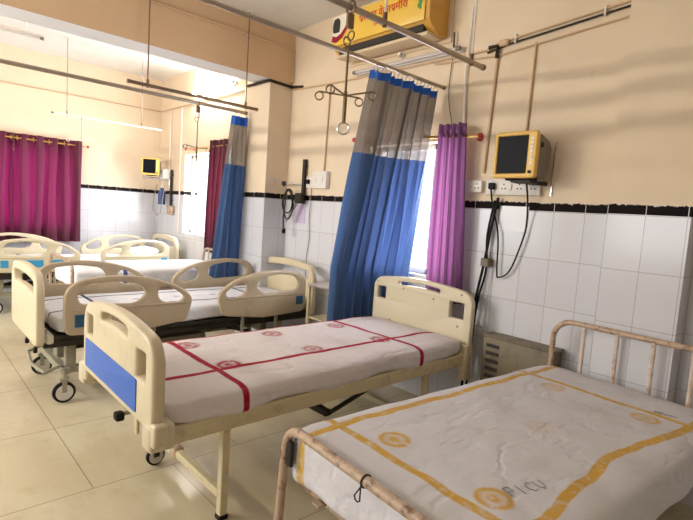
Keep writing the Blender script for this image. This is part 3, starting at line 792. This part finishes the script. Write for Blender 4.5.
tag(MB().box(-2.02, -1.95, 3.21, WY, 2.755, 2.80, .008, 1).build('junction_box', M['conduit']), 'small cream junction box next to the dark pipe elbow', 'box')
pipe('conduit along the side of the ceiling beam', [(-4.55, -2.4, 3.22), (-4.55, 3.235, 3.22), (-4.55, 3.235, 2.87)], .014)
pipe('black pipe wrapped round the top of the middle pillar', [(-4.985, 2.945, 2.83), (-4.545, 2.945, 2.83), (-4.545, 3.235, 2.82), (-4.36, 3.235, 2.80)], .016, 'conduit_dark')
pipe('thin conduit along the end wall below the ceiling', [(EX+.012, -2.4, 2.93), (EX+.012, 3.235, 2.93)], .009)
pipe('thin conduit along the bay wall towards the pillar', [(EX+.03, y_, 2.925), (-5.06, y_, 2.925)], .009)
pipe('white conduit down the bay wall left of the window', [(-7.75, y_, 2.91), (-7.75, y_, 1.7)], .010, 'conduit_white')
pipe('second white conduit down the bay wall', [(-7.35, y_, 2.91), (-7.35, y_, 1.0)], .010, 'conduit_white')
for i, (xx, zz, dx) in enumerate(((-1.90, 2.79, 0), (-1.31, 2.835, 0))):
    tag(MB().box(xx-.006, xx+.006, 3.225, WY, zz-.03, zz+.035, .003, 1).build('pipe_clip', M['conduit_white']), 'white clip on the dark wall pipe, %s' % ('near the junction box' if i == 0 else 'near the right pillar'), 'clip')

# ================================================================== air conditioner
AC = thing('air_conditioner', 'yellow wrapped split air conditioner with red lettering high on the wall', 'air conditioner', (-3.03, 3.0, 2.94))
def poly_prism(name, pts, x0, x1, mat, parent, bev=0):
    b = bmesh.new(); A = [b.verts.new((x0, p[0], p[1])) for p in pts]; B_ = [b.verts.new((x1, p[0], p[1])) for p in pts]
    b.faces.new(A[::-1]); b.faces.new(B_); n = len(pts)
    for i in range(n): b.faces.new((A[i], A[(i+1) % n], B_[(i+1) % n], B_[i]))
    bmesh.ops.recalc_face_normals(b, faces=list(b.faces))
    if bev: bmesh.ops.bevel(b, geom=list(b.edges), offset=bev, segments=2, affect='EDGES', profile=.5)
    m_ = MB(); m_._add(b); return m_.build(name, mat, parent)
prof = [(.25, -.02), (.12, -.03), (.03, .03), (.0, .07), (-.005, .25), (.02, .33), (.08, .36), (.25, .36)]
poly_prism('housing', prof, -.585, .53, M['ac_side'], AC, .004)
MB().box(-.58, .49, -.016, -.004, .055, .315, .005, 2).build('front_wrap', M['ac_yellow'], AC)
MB().box(-.52, .46, .02, .07, -.012, .045, .006, 1).build('air_outlet', M['slot'], AC)
MB().box(-.56, .50, .03, .20, -.040, -.014, .005, 1).build('outlet_flap', M['ac_body'], AC)
MB().box(-.61, .57, .235, .249, -.06, .40, .003, 1).build('mounting_board', M['ac_body'], AC)
# printed decoration on the wrap: white corner with a portrait patch, maroon swooshes, writing
panel('white_corner', fillet([(-.579, .12), (-.46, .10), (-.40, .18), (-.34, .31), (-.579, .31)], .01), [], .002, M['ac_white'], AC, 'xz', -.0175, .0003)
def ribbon(pts, wd, yy, mat, nm):
    L_ = []; R__ = []
    for i, p in enumerate(pts):
        a = Vector(pts[max(i-1, 0)]); c_ = Vector(pts[min(i+1, len(pts)-1)]); d = (c_-a).normalized(); nn = Vector((-d.y, d.x))*wd[i]/2
        L_.append(Vector(p)+nn); R__.append(Vector(p)-nn)
    return panel(nm, R__+L_[::-1], [], .002, mat, AC, 'xz', yy, .0003)
ribbon([(-.578, .125), (-.52, .105), (-.45, .13), (-.40, .18), (-.36, .25), (-.335, .312)], [.05, .05, .045, .035, .025, .016], -.0196, M['ac_red'], 'red_swoosh')
# portrait patch kept as a plain dark emblem
panel('dark_emblem', fillet([(-.57, .17), (-.48, .165), (-.475, .26), (-.50, .295), (-.56, .29), (-.575, .24)], .02), [], .002, M['slot'], AC, 'xz', -.0195, .0003)
def text_mesh(body, size, mat, name, parent, x_, z_, y_t, ang=0, xs=1):
    c = bpy.data.curves.new(name, 'FONT'); c.body = body; c.size = size; c.extrude = .0008; c.offset = size*.012; c.align_x = 'LEFT'
    o = bpy.data.objects.new(name, c); COL.objects.link(o)
    dg = bpy.context.evaluated_depsgraph_get(); dg.update()
    me = bpy.data.meshes.new_from_object(o.evaluated_get(dg), depsgraph=dg)
    bpy.data.objects.remove(o); bpy.data.curves.remove(c)
    ca, sa = math.cos(ang), math.sin(ang)
    me.transform(Matrix(((ca*xs, -sa, 0, x_), (0, 0, -1, y_t), (sa*xs, ca, 0, z_), (0, 0, 0, 1))))
    for p in me.polygons: p.material_index = 0
    me.materials.clear()
    return link(name, me, mat, parent)
text_mesh('सरकार वेळासमीरी', .084, M['ac_redtext'], 'red_lettering', AC, -.235, .195, -.0185, 0.0)
text_mesh('१० २१', .035, M['ac_redtext'], 'small_lettering', AC, -.05, .125, -.0185, 0.0)
gl = MB().ball((.445, -.018, .275), .022, (1, .1, 1)); gl.build('round_badge', M['slot'], AC)
ribbon([(.435, .235), (.45, .20), (.435, .17), (.455, .14)], [.05, .035, .04, .012], -.0175, M['green_ink'], 'green_flourish')
pipe('short drain pipe hanging from the air conditioner', [(-2.42, 3.22, 2.94), (-2.42, 3.225, 2.82)], .007, 'conduit_dark', 'drain_pipe')
tag(MB().ring((-2.97, 3.235, 2.875), (0, 1, 0), .028, .006).cyl((-2.97, 3.20, 2.875), (-2.97, WY, 2.875), .016, 12).build('round_socket', M['white_plastic']), 'small round fitting between air conditioner and tube light', 'fitting')

poly_prism('corner_gusset', [(-.008, .60), (.008, .60), (.008, .50), (-.008, .50)], -.475, -.43, M['dark_metal'], B3, .002)
# ================================================================== patient monitors
def monitor(label, loc, rz=0, sc=1):
    T_ = thing('patient_monitor', label, 'monitor', loc, rz); T_.scale = (sc, sc, sc)
    out = fillet([(-.14, -.14), (.14, -.14), (.14, .14), (-.14, .14)], .022)
    bz = panel('bezel', out, [fillet([(-.118, -.112), (.082, -.112), (.082, .115), (-.118, .115)], .006)], .04, M['yellow'], T_, 'xz', 0, .009)
    MB().box(-.119, .083, -.010, .016, -.113, .116).build('screen', M['screen'], T_)
    kb = MB().cyl((.110, -.022, -.105), (.110, -.030, -.105), .010, 14)
    kb.build('dial', M['black'], bz)
    for k in range(7): MB().box(.101, .119, -.0225, -.019, -.06+k*.024, -.045+k*.024, .001, 1).build('button', M['white_plastic'], bz)
    pts = [(.018, -.128), (.15, -.115), (.19, -.07), (.20, .06), (.16, .10), (.06, .13), (.018, .13)]
    poly_prism('rear_housing', pts, -.128, .130, M['grey_plastic'], T_, .012)
    MB().box(.128, .134, .05, .08, .05, .08, .002, 1).build('side_port', M['black'], T_)
    MB().box(-.08, .09, .03, .13, -.150, -.125, .006, 1).build('swivel_plate', M['black'], T_)
    return T_
monitor('yellow-framed patient monitor on the wall above the socket board', (-1.672, 2.985, 1.945), 0, 1.06)
BR = thing('monitor_bracket', 'steel wall bracket with arm holding the near yellow monitor', 'bracket', (-1.6, WY, 1.78))
MB().box(.062, .072, -.015, -.0, -.08, .28, .002, 1).build('wall_plate', M['chrome'], BR)
MB().tube([(.035, -.02, .0), (-.03, -.12, .0), (-.06, -.17, .004)], .014, 10).box(-.12, .02, -.22, -.11, -.008, .01, .003, 1).build('swing_arm', M['dark_metal'], BR)
monitor('small yellow-framed patient monitor in the far corner', (-7.70, 2.92, 2.0), math.radians(58), .92)
BR2 = thing('monitor_stand', 'clutter of arm and clamps under the far corner monitor', 'bracket', (-7.72, 3.2, 1.85))
MB().tube([(0, .045, -.02), (-.1, -.1, -.02), (-.28, -.28, -.005)], .018, 8).box(-.02, .02, .02, .05, -.12, .12, .003, 1).build('swing_arm', M['chrome'], BR2)
MB().box(-.12, .06, -.10, .04, -.02, .13, .02, 2).build('module_box', M['white_plastic'], BR2)
MB().cyl((-.06, -.06, -.42), (-.06, -.06, -.20), .055, 16).cyl((-.06, -.06, -.20), (-.06, -.06, -.16), .03, 12).build('suction_bottle', M['blue_bottle'], BR2)
MB().tube([(-.06, -.06, -.06), (-.06, -.06, -.2)], .01, 8).build('bottle_neck', M['chrome'], BR2)
MB().tube([(-.28, -.05, -.10), (-.33, -.08, -.3), (-.30, -.1, -.5), (-.15, -.1, -.6), (0, -.1, -.55), (.06, -.1, -.4), (.04, -.06, -.12)], .007, 6).build('loop_hose', M['hose'], BR2)
PS = thing('equipment_rail', 'upright dark equipment rail on the bay wall by the far monitor', 'rail', (-7.62, WY-.03, 1.3))
MB().box(-.018, .018, -.015, .015, .10, .68, .004, 1).build('upright', M['dark_metal'], PS)
MB().box(-.09, .09, -.03, .03, -.02, .12, .01, 1).build('clamp_block', M['rust_metal'], PS)
for q in (.2, .6): MB().cyl((0, 0, q), (0, .03, q), .01, 8).build('wall_stud', M['dark_metal'], PS)

# ---- dark wall rail with clamp arm near middle pillar
ER = thing('equipment_rail', 'upright dark wall rail with clamp arm and coiled tube, right of the middle pillar', 'rail', (-4.22, WY-.03, 1.5))
MB().box(-.022, .022, -.015, .015, .06, .53, .004, 1).build('upright', M['dark_metal'], ER)
for q in (.12, .46): MB().cyl((0, 0, q), (0, .03, q), .01, 8).build('wall_stud', M['dark_metal'], ER)
MB().tube([(0, -.02, .26), (-.12, -.05, .27), (-.22, -.09, .26), (-.28, -.12, .28), (-.36, -.15, .30)], .011, 8).build('clamp_arm', M['chrome'], ER)
MB().ball((-.22, -.10, .265), .028).ball((-.36, -.15, .30), .018).build('arm_knob', M['dark_metal'], ER)
MB().box(-.06, .05, -.075, -.015, .06, .17, .012, 1).build('valve_block', M['dark_metal'], ER)
cp = []
for k in range(46):
    a = k/45*2*PI*2.1; cp.append((-.15+.095*math.cos(a+1), -.07-.03*k/45, .06+.14*math.sin(a+1)*(1+.25*math.sin(a*.5))))
cp += [(-.20, -.10, -.10), (-.19, -.10, -.20), (-.17, -.10, -.24)]
MB().tube(cp, .008, 6).build('coiled_tube', M['dark_metal'], ER)
MB().tube([(-.05, -.05, .08), (-.10, -.07, -.03), (-.17, -.08, -.14), (-.12, -.06, -.05), (-.02, -.05, .06)], .009, 6).build('loose_tube', M['hose'], ER)
MB().box(-.19, -.15, -.12, -.09, -.27, -.22, .006, 1).build('tube_end', M['black'], ER)
tag(MB().box(-4.36, -4.20, WY-.004, WY, 1.35, 1.55).build('taped_paper', M['paper']), 'lilac paper sheet taped to the tiles under the clamp arm', 'paper')
tag(MB().tube([(-4.10, 3.235, 1.74), (-4.11, 3.235, 1.40), (-4.09, 3.235, 1.2), (-4.12, 3.235, 1.0), (-4.115, 3.235, .8)], .004, 6).build('thin_cable', M['grey_plastic']), 'thin grey cable hanging down the tiles from the small socket', 'cable')

# ---- sockets and switch boards
def board(label, x0, x1, z0, z1, items, name='socket_board', d=.04):
    T_ = thing(name, label, 'socket', ((x0+x1)/2, WY, (z0+z1)/2))
    hx, hz = (x1-x0)/2, (z1-z0)/2
    MB().box(-hx, hx, -d, 0, -hz, hz, .006, 2).build('back_box', M['white_plastic'], T_)
    for kind, u in items:
        if kind == 's':
            MB().box(u-.014, u+.014, -d-.008, -d+.001, -.022, .022, .003, 1).build('switch', M['white_plastic'], T_)
        elif kind == 'o':
            s_ = MB()
            for a, b in ((0, .018), (-.013, -.012), (.013, -.012)): s_.cyl((u+a, -d-.0015, b), (u+a, -d+.002, b), .0055, 10)
            s_.build('socket_holes', M['black'], T_)
        elif kind == 'k':
            MB().cyl((u, -d-.012, 0), (u, -d, 0), .026, 18).build('regulator_knob', M['white_plastic'], T_)
        elif kind == 'p':
            MB().box(u-.024, u+.024, -d-.035, -d, -.02, .028, .01, 2).build('plug', M['black'], T_)
    return T_
board('long white socket board with black plug below the yellow monitor', -2.015, -1.60, 1.70, 1.815, [('p', -.145), ('o', -.06), ('s', -.01), ('o', .06), ('s', .10), ('o', .16)])
board('small white switch plate with round knob left of the long socket board', -2.20, -2.05, 1.715, 1.805, [('k', -.035), ('o', .035)], 'switch_plate')
board('white switch box under the vertical conduit beside the clamp arm', -4.06, -3.83, 1.725, 1.90, [('s', -.05), ('s', .05)], 'switch_box', .055)
board('single white socket between dark wall rail and white switch box', -4.18, -4.09, 1.73, 1.85, [('p', 0)], 'wall_socket', .03)
tag(MB().box(-1.90, -1.68, WY-.004, WY, 1.45, 1.625).build('access_panel', M['board'],), 'plain white panel on the tiles behind the hanging cables', 'panel')
# cables by the monitor
def cable(label, pts, r=.006):
    b = []
    P_ = [Vector(p) for p in pts]
    for i in range(len(P_)-1):
        p0, p1, p2, p3 = P_[max(i-1, 0)], P_[i], P_[i+1], P_[min(i+2, len(P_)-1)]
        for k in range(6):
            t = k/6; b.append(.5*((2*p1)+(p2-p0)*t+(2*p0-5*p1+4*p2-p3)*t*t+(3*p1-p0-3*p2+p3)*t**3))
    b.append(P_[-1])
    return tag(MB().tube(b, r, 6).build('power_cable', M['rubber']), label, 'cable')
yc = 3.215
cable('black cable from the plug looping back up to the monitor', [(-1.95, 3.18, 1.74), (-1.945, yc, 1.62), (-1.88, yc, 1.42), (-1.86, yc, 1.15), (-1.84, yc, 1.11), (-1.76, yc, 1.17), (-1.69, yc, 1.38), (-1.67, yc, 1.50), (-1.66, 3.18, 1.66), (-1.66, 3.13, 1.80)])
cable('thick black cable falling to the floor behind the bed head', [(-1.905, yc, 1.68), (-1.94, yc, 1.45), (-1.97, yc, 1.2), (-2.0, 3.20, .95), (-2.03, 3.19, .6), (-2.05, 3.18, .03)], .010)
cable('second black cable falling beside the thick one', [(-1.93, yc, 1.66), (-1.965, yc, 1.40), (-1.94, 3.20, 1.15), (-1.975, 3.18, .9), (-1.99, 3.17, .5), (-2.0, 3.17, .03)], .008)
tag(MB().box(-1.985, -1.915, 3.185, WY, 1.175, 1.235, .006, 1).build('cable_clip', M['box_paint']), 'brown tape holding the black cables to the tiles', 'tape')

# ---- voltage stabiliser / louvred cabinet on the floor
ST = thing('louvred_cabinet', 'grimy cream sheet-metal cabinet with louvres on its front, between the two bed heads', 'cabinet', (-1.60, 3.105, 0))
MB().box(-.25, .26, .0, .13, .34, .69, .008, 2).build('cabinet_body', M['box_paint'], ST)
MB().box(-.26, .27, -.008, .138, .688, .705, .005, 1).build('cabinet_lid', M['box_paint'], ST)
for k in range(5): MB().box(-.22, -.12, -.004, .003, .40+k*.055, .425+k*.055, .001, 1).build('louvre', M['slot'], ST)
for xx in (-.23, .20):
    for yy in (.02, .11): MB().box(xx-.015, xx+.015, yy-.015, yy+.015, 0, .345, .003, 1).build('leg', M['dark_metal'], ST)

# ---- bedside table
BT = thing('bedside_table', 'small steel bedside table with shelf between shade-browned railed bed and blue curtain', 'table', (-3.36, 3.01, 0))
MB().box(-.19, .17, -.19, .19, .80, .825, .006, 1).build('table_top', M['table_top'], BT)
for sx in (-.175, .155):
    for sy in (-.175, .175): MB().box(sx-.014, sx+.014, sy-.014, sy+.014, 0, .805, .003, 1).build('leg', M['cream_metal'], BT)
MB().box(-.18, .16, -.18, .18, .50, .515, .003, 1).build('shelf', M['cream_metal'], BT)
MB().box(-.18, .16, -.18, .18, .15, .165, .003, 1).build('shelf', M['cream_metal'], BT)

# ================================================================== drip hooks
def drip_hook(label, x, y, z, drop, span, mat, arms=2, tilt=0, red=False):
    T_ = thing('drip_hook', label, 'hook', (x, y, z))
    MB().ring((0, 0, .0), (0, 1, 0), .030, .006).box(-.012, .012, -.02, .02, -.10, -.028, .005, 1).build('top_clamp', M['rod_dark'], T_)
    MB().ring((0, .012, -.13), (0, 1, 0), .022, .004).ring((0, -.012, -.165), (1, 0, 0), .022, .004).build('chain_link', M['rod_dark'], T_)
    MB().cyl((0, 0, -.18), (0, 0, -drop), .006, 8).cyl((0, 0, -drop-.13), (0, 0, -drop+.02), .010, 10).build('stem', mat, T_)
    for k in range(arms):
        for sg in (-1, 1):
            a = math.radians(70+(-36 if k else 36)); d = Vector((math.cos(a), math.sin(a), 0))*sg
            e = d*span
            b = MB().tube([(0, 0, -drop+.0), tuple(d*span*.5+Vector((0, 0, -drop+.010))), (e.x, e.y, -drop+.020)], .0042, 6)
            n_ = Vector((-d.y, d.x, 0))
            b.ring((e.x, e.y, -drop-.002), (1, -1, 0), .020, .0040, 14, 6)
            b.build('hook_arm', mat, T_)
    MB().ring((0, 0, -drop-.160), (1, -1, 0), .028, .0055).build('bottom_ring', M['chrome'], T_)
    return T_
drip_hook('four-armed drip hook hanging from the shiny rail above the red-striped bed', -1.88, 1.66, 2.495, .42, .135, M['hook_steel'])
drip_hook('brass drip hook hanging from the long rail in front of the bay window', -4.93, 2.34, 2.52, .46, .15, M['hook_steel'], arms=1)
T_ = thing('drip_hook', 'thin pale drip hook hung by the magenta curtain', 'hook', (-7.10, 1.80, 2.485))
MB().tube([(0, 0, -.01), (0, 0, -.29)], .004, 6).ring((0, 0, -.02), (0, 1, 0), .016, .003).build('stem', M['hose'], T_)
MB().tube([(-.06, -.13, -.28), (0, 0, -.29), (.05, .13, -.28)], .005, 6).ring((-.06, -.14, -.30), (1, 0, 0), .02, .004).build('hook_arm', M['conduit_white'], T_)
cable('thin cord hanging from the air conditioner down to the window', [(-2.42, 3.235, 2.85), (-2.44, 3.235, 2.5), (-2.36, 3.2, 2.25), (-2.33, 3.18, 2.19)], .003)
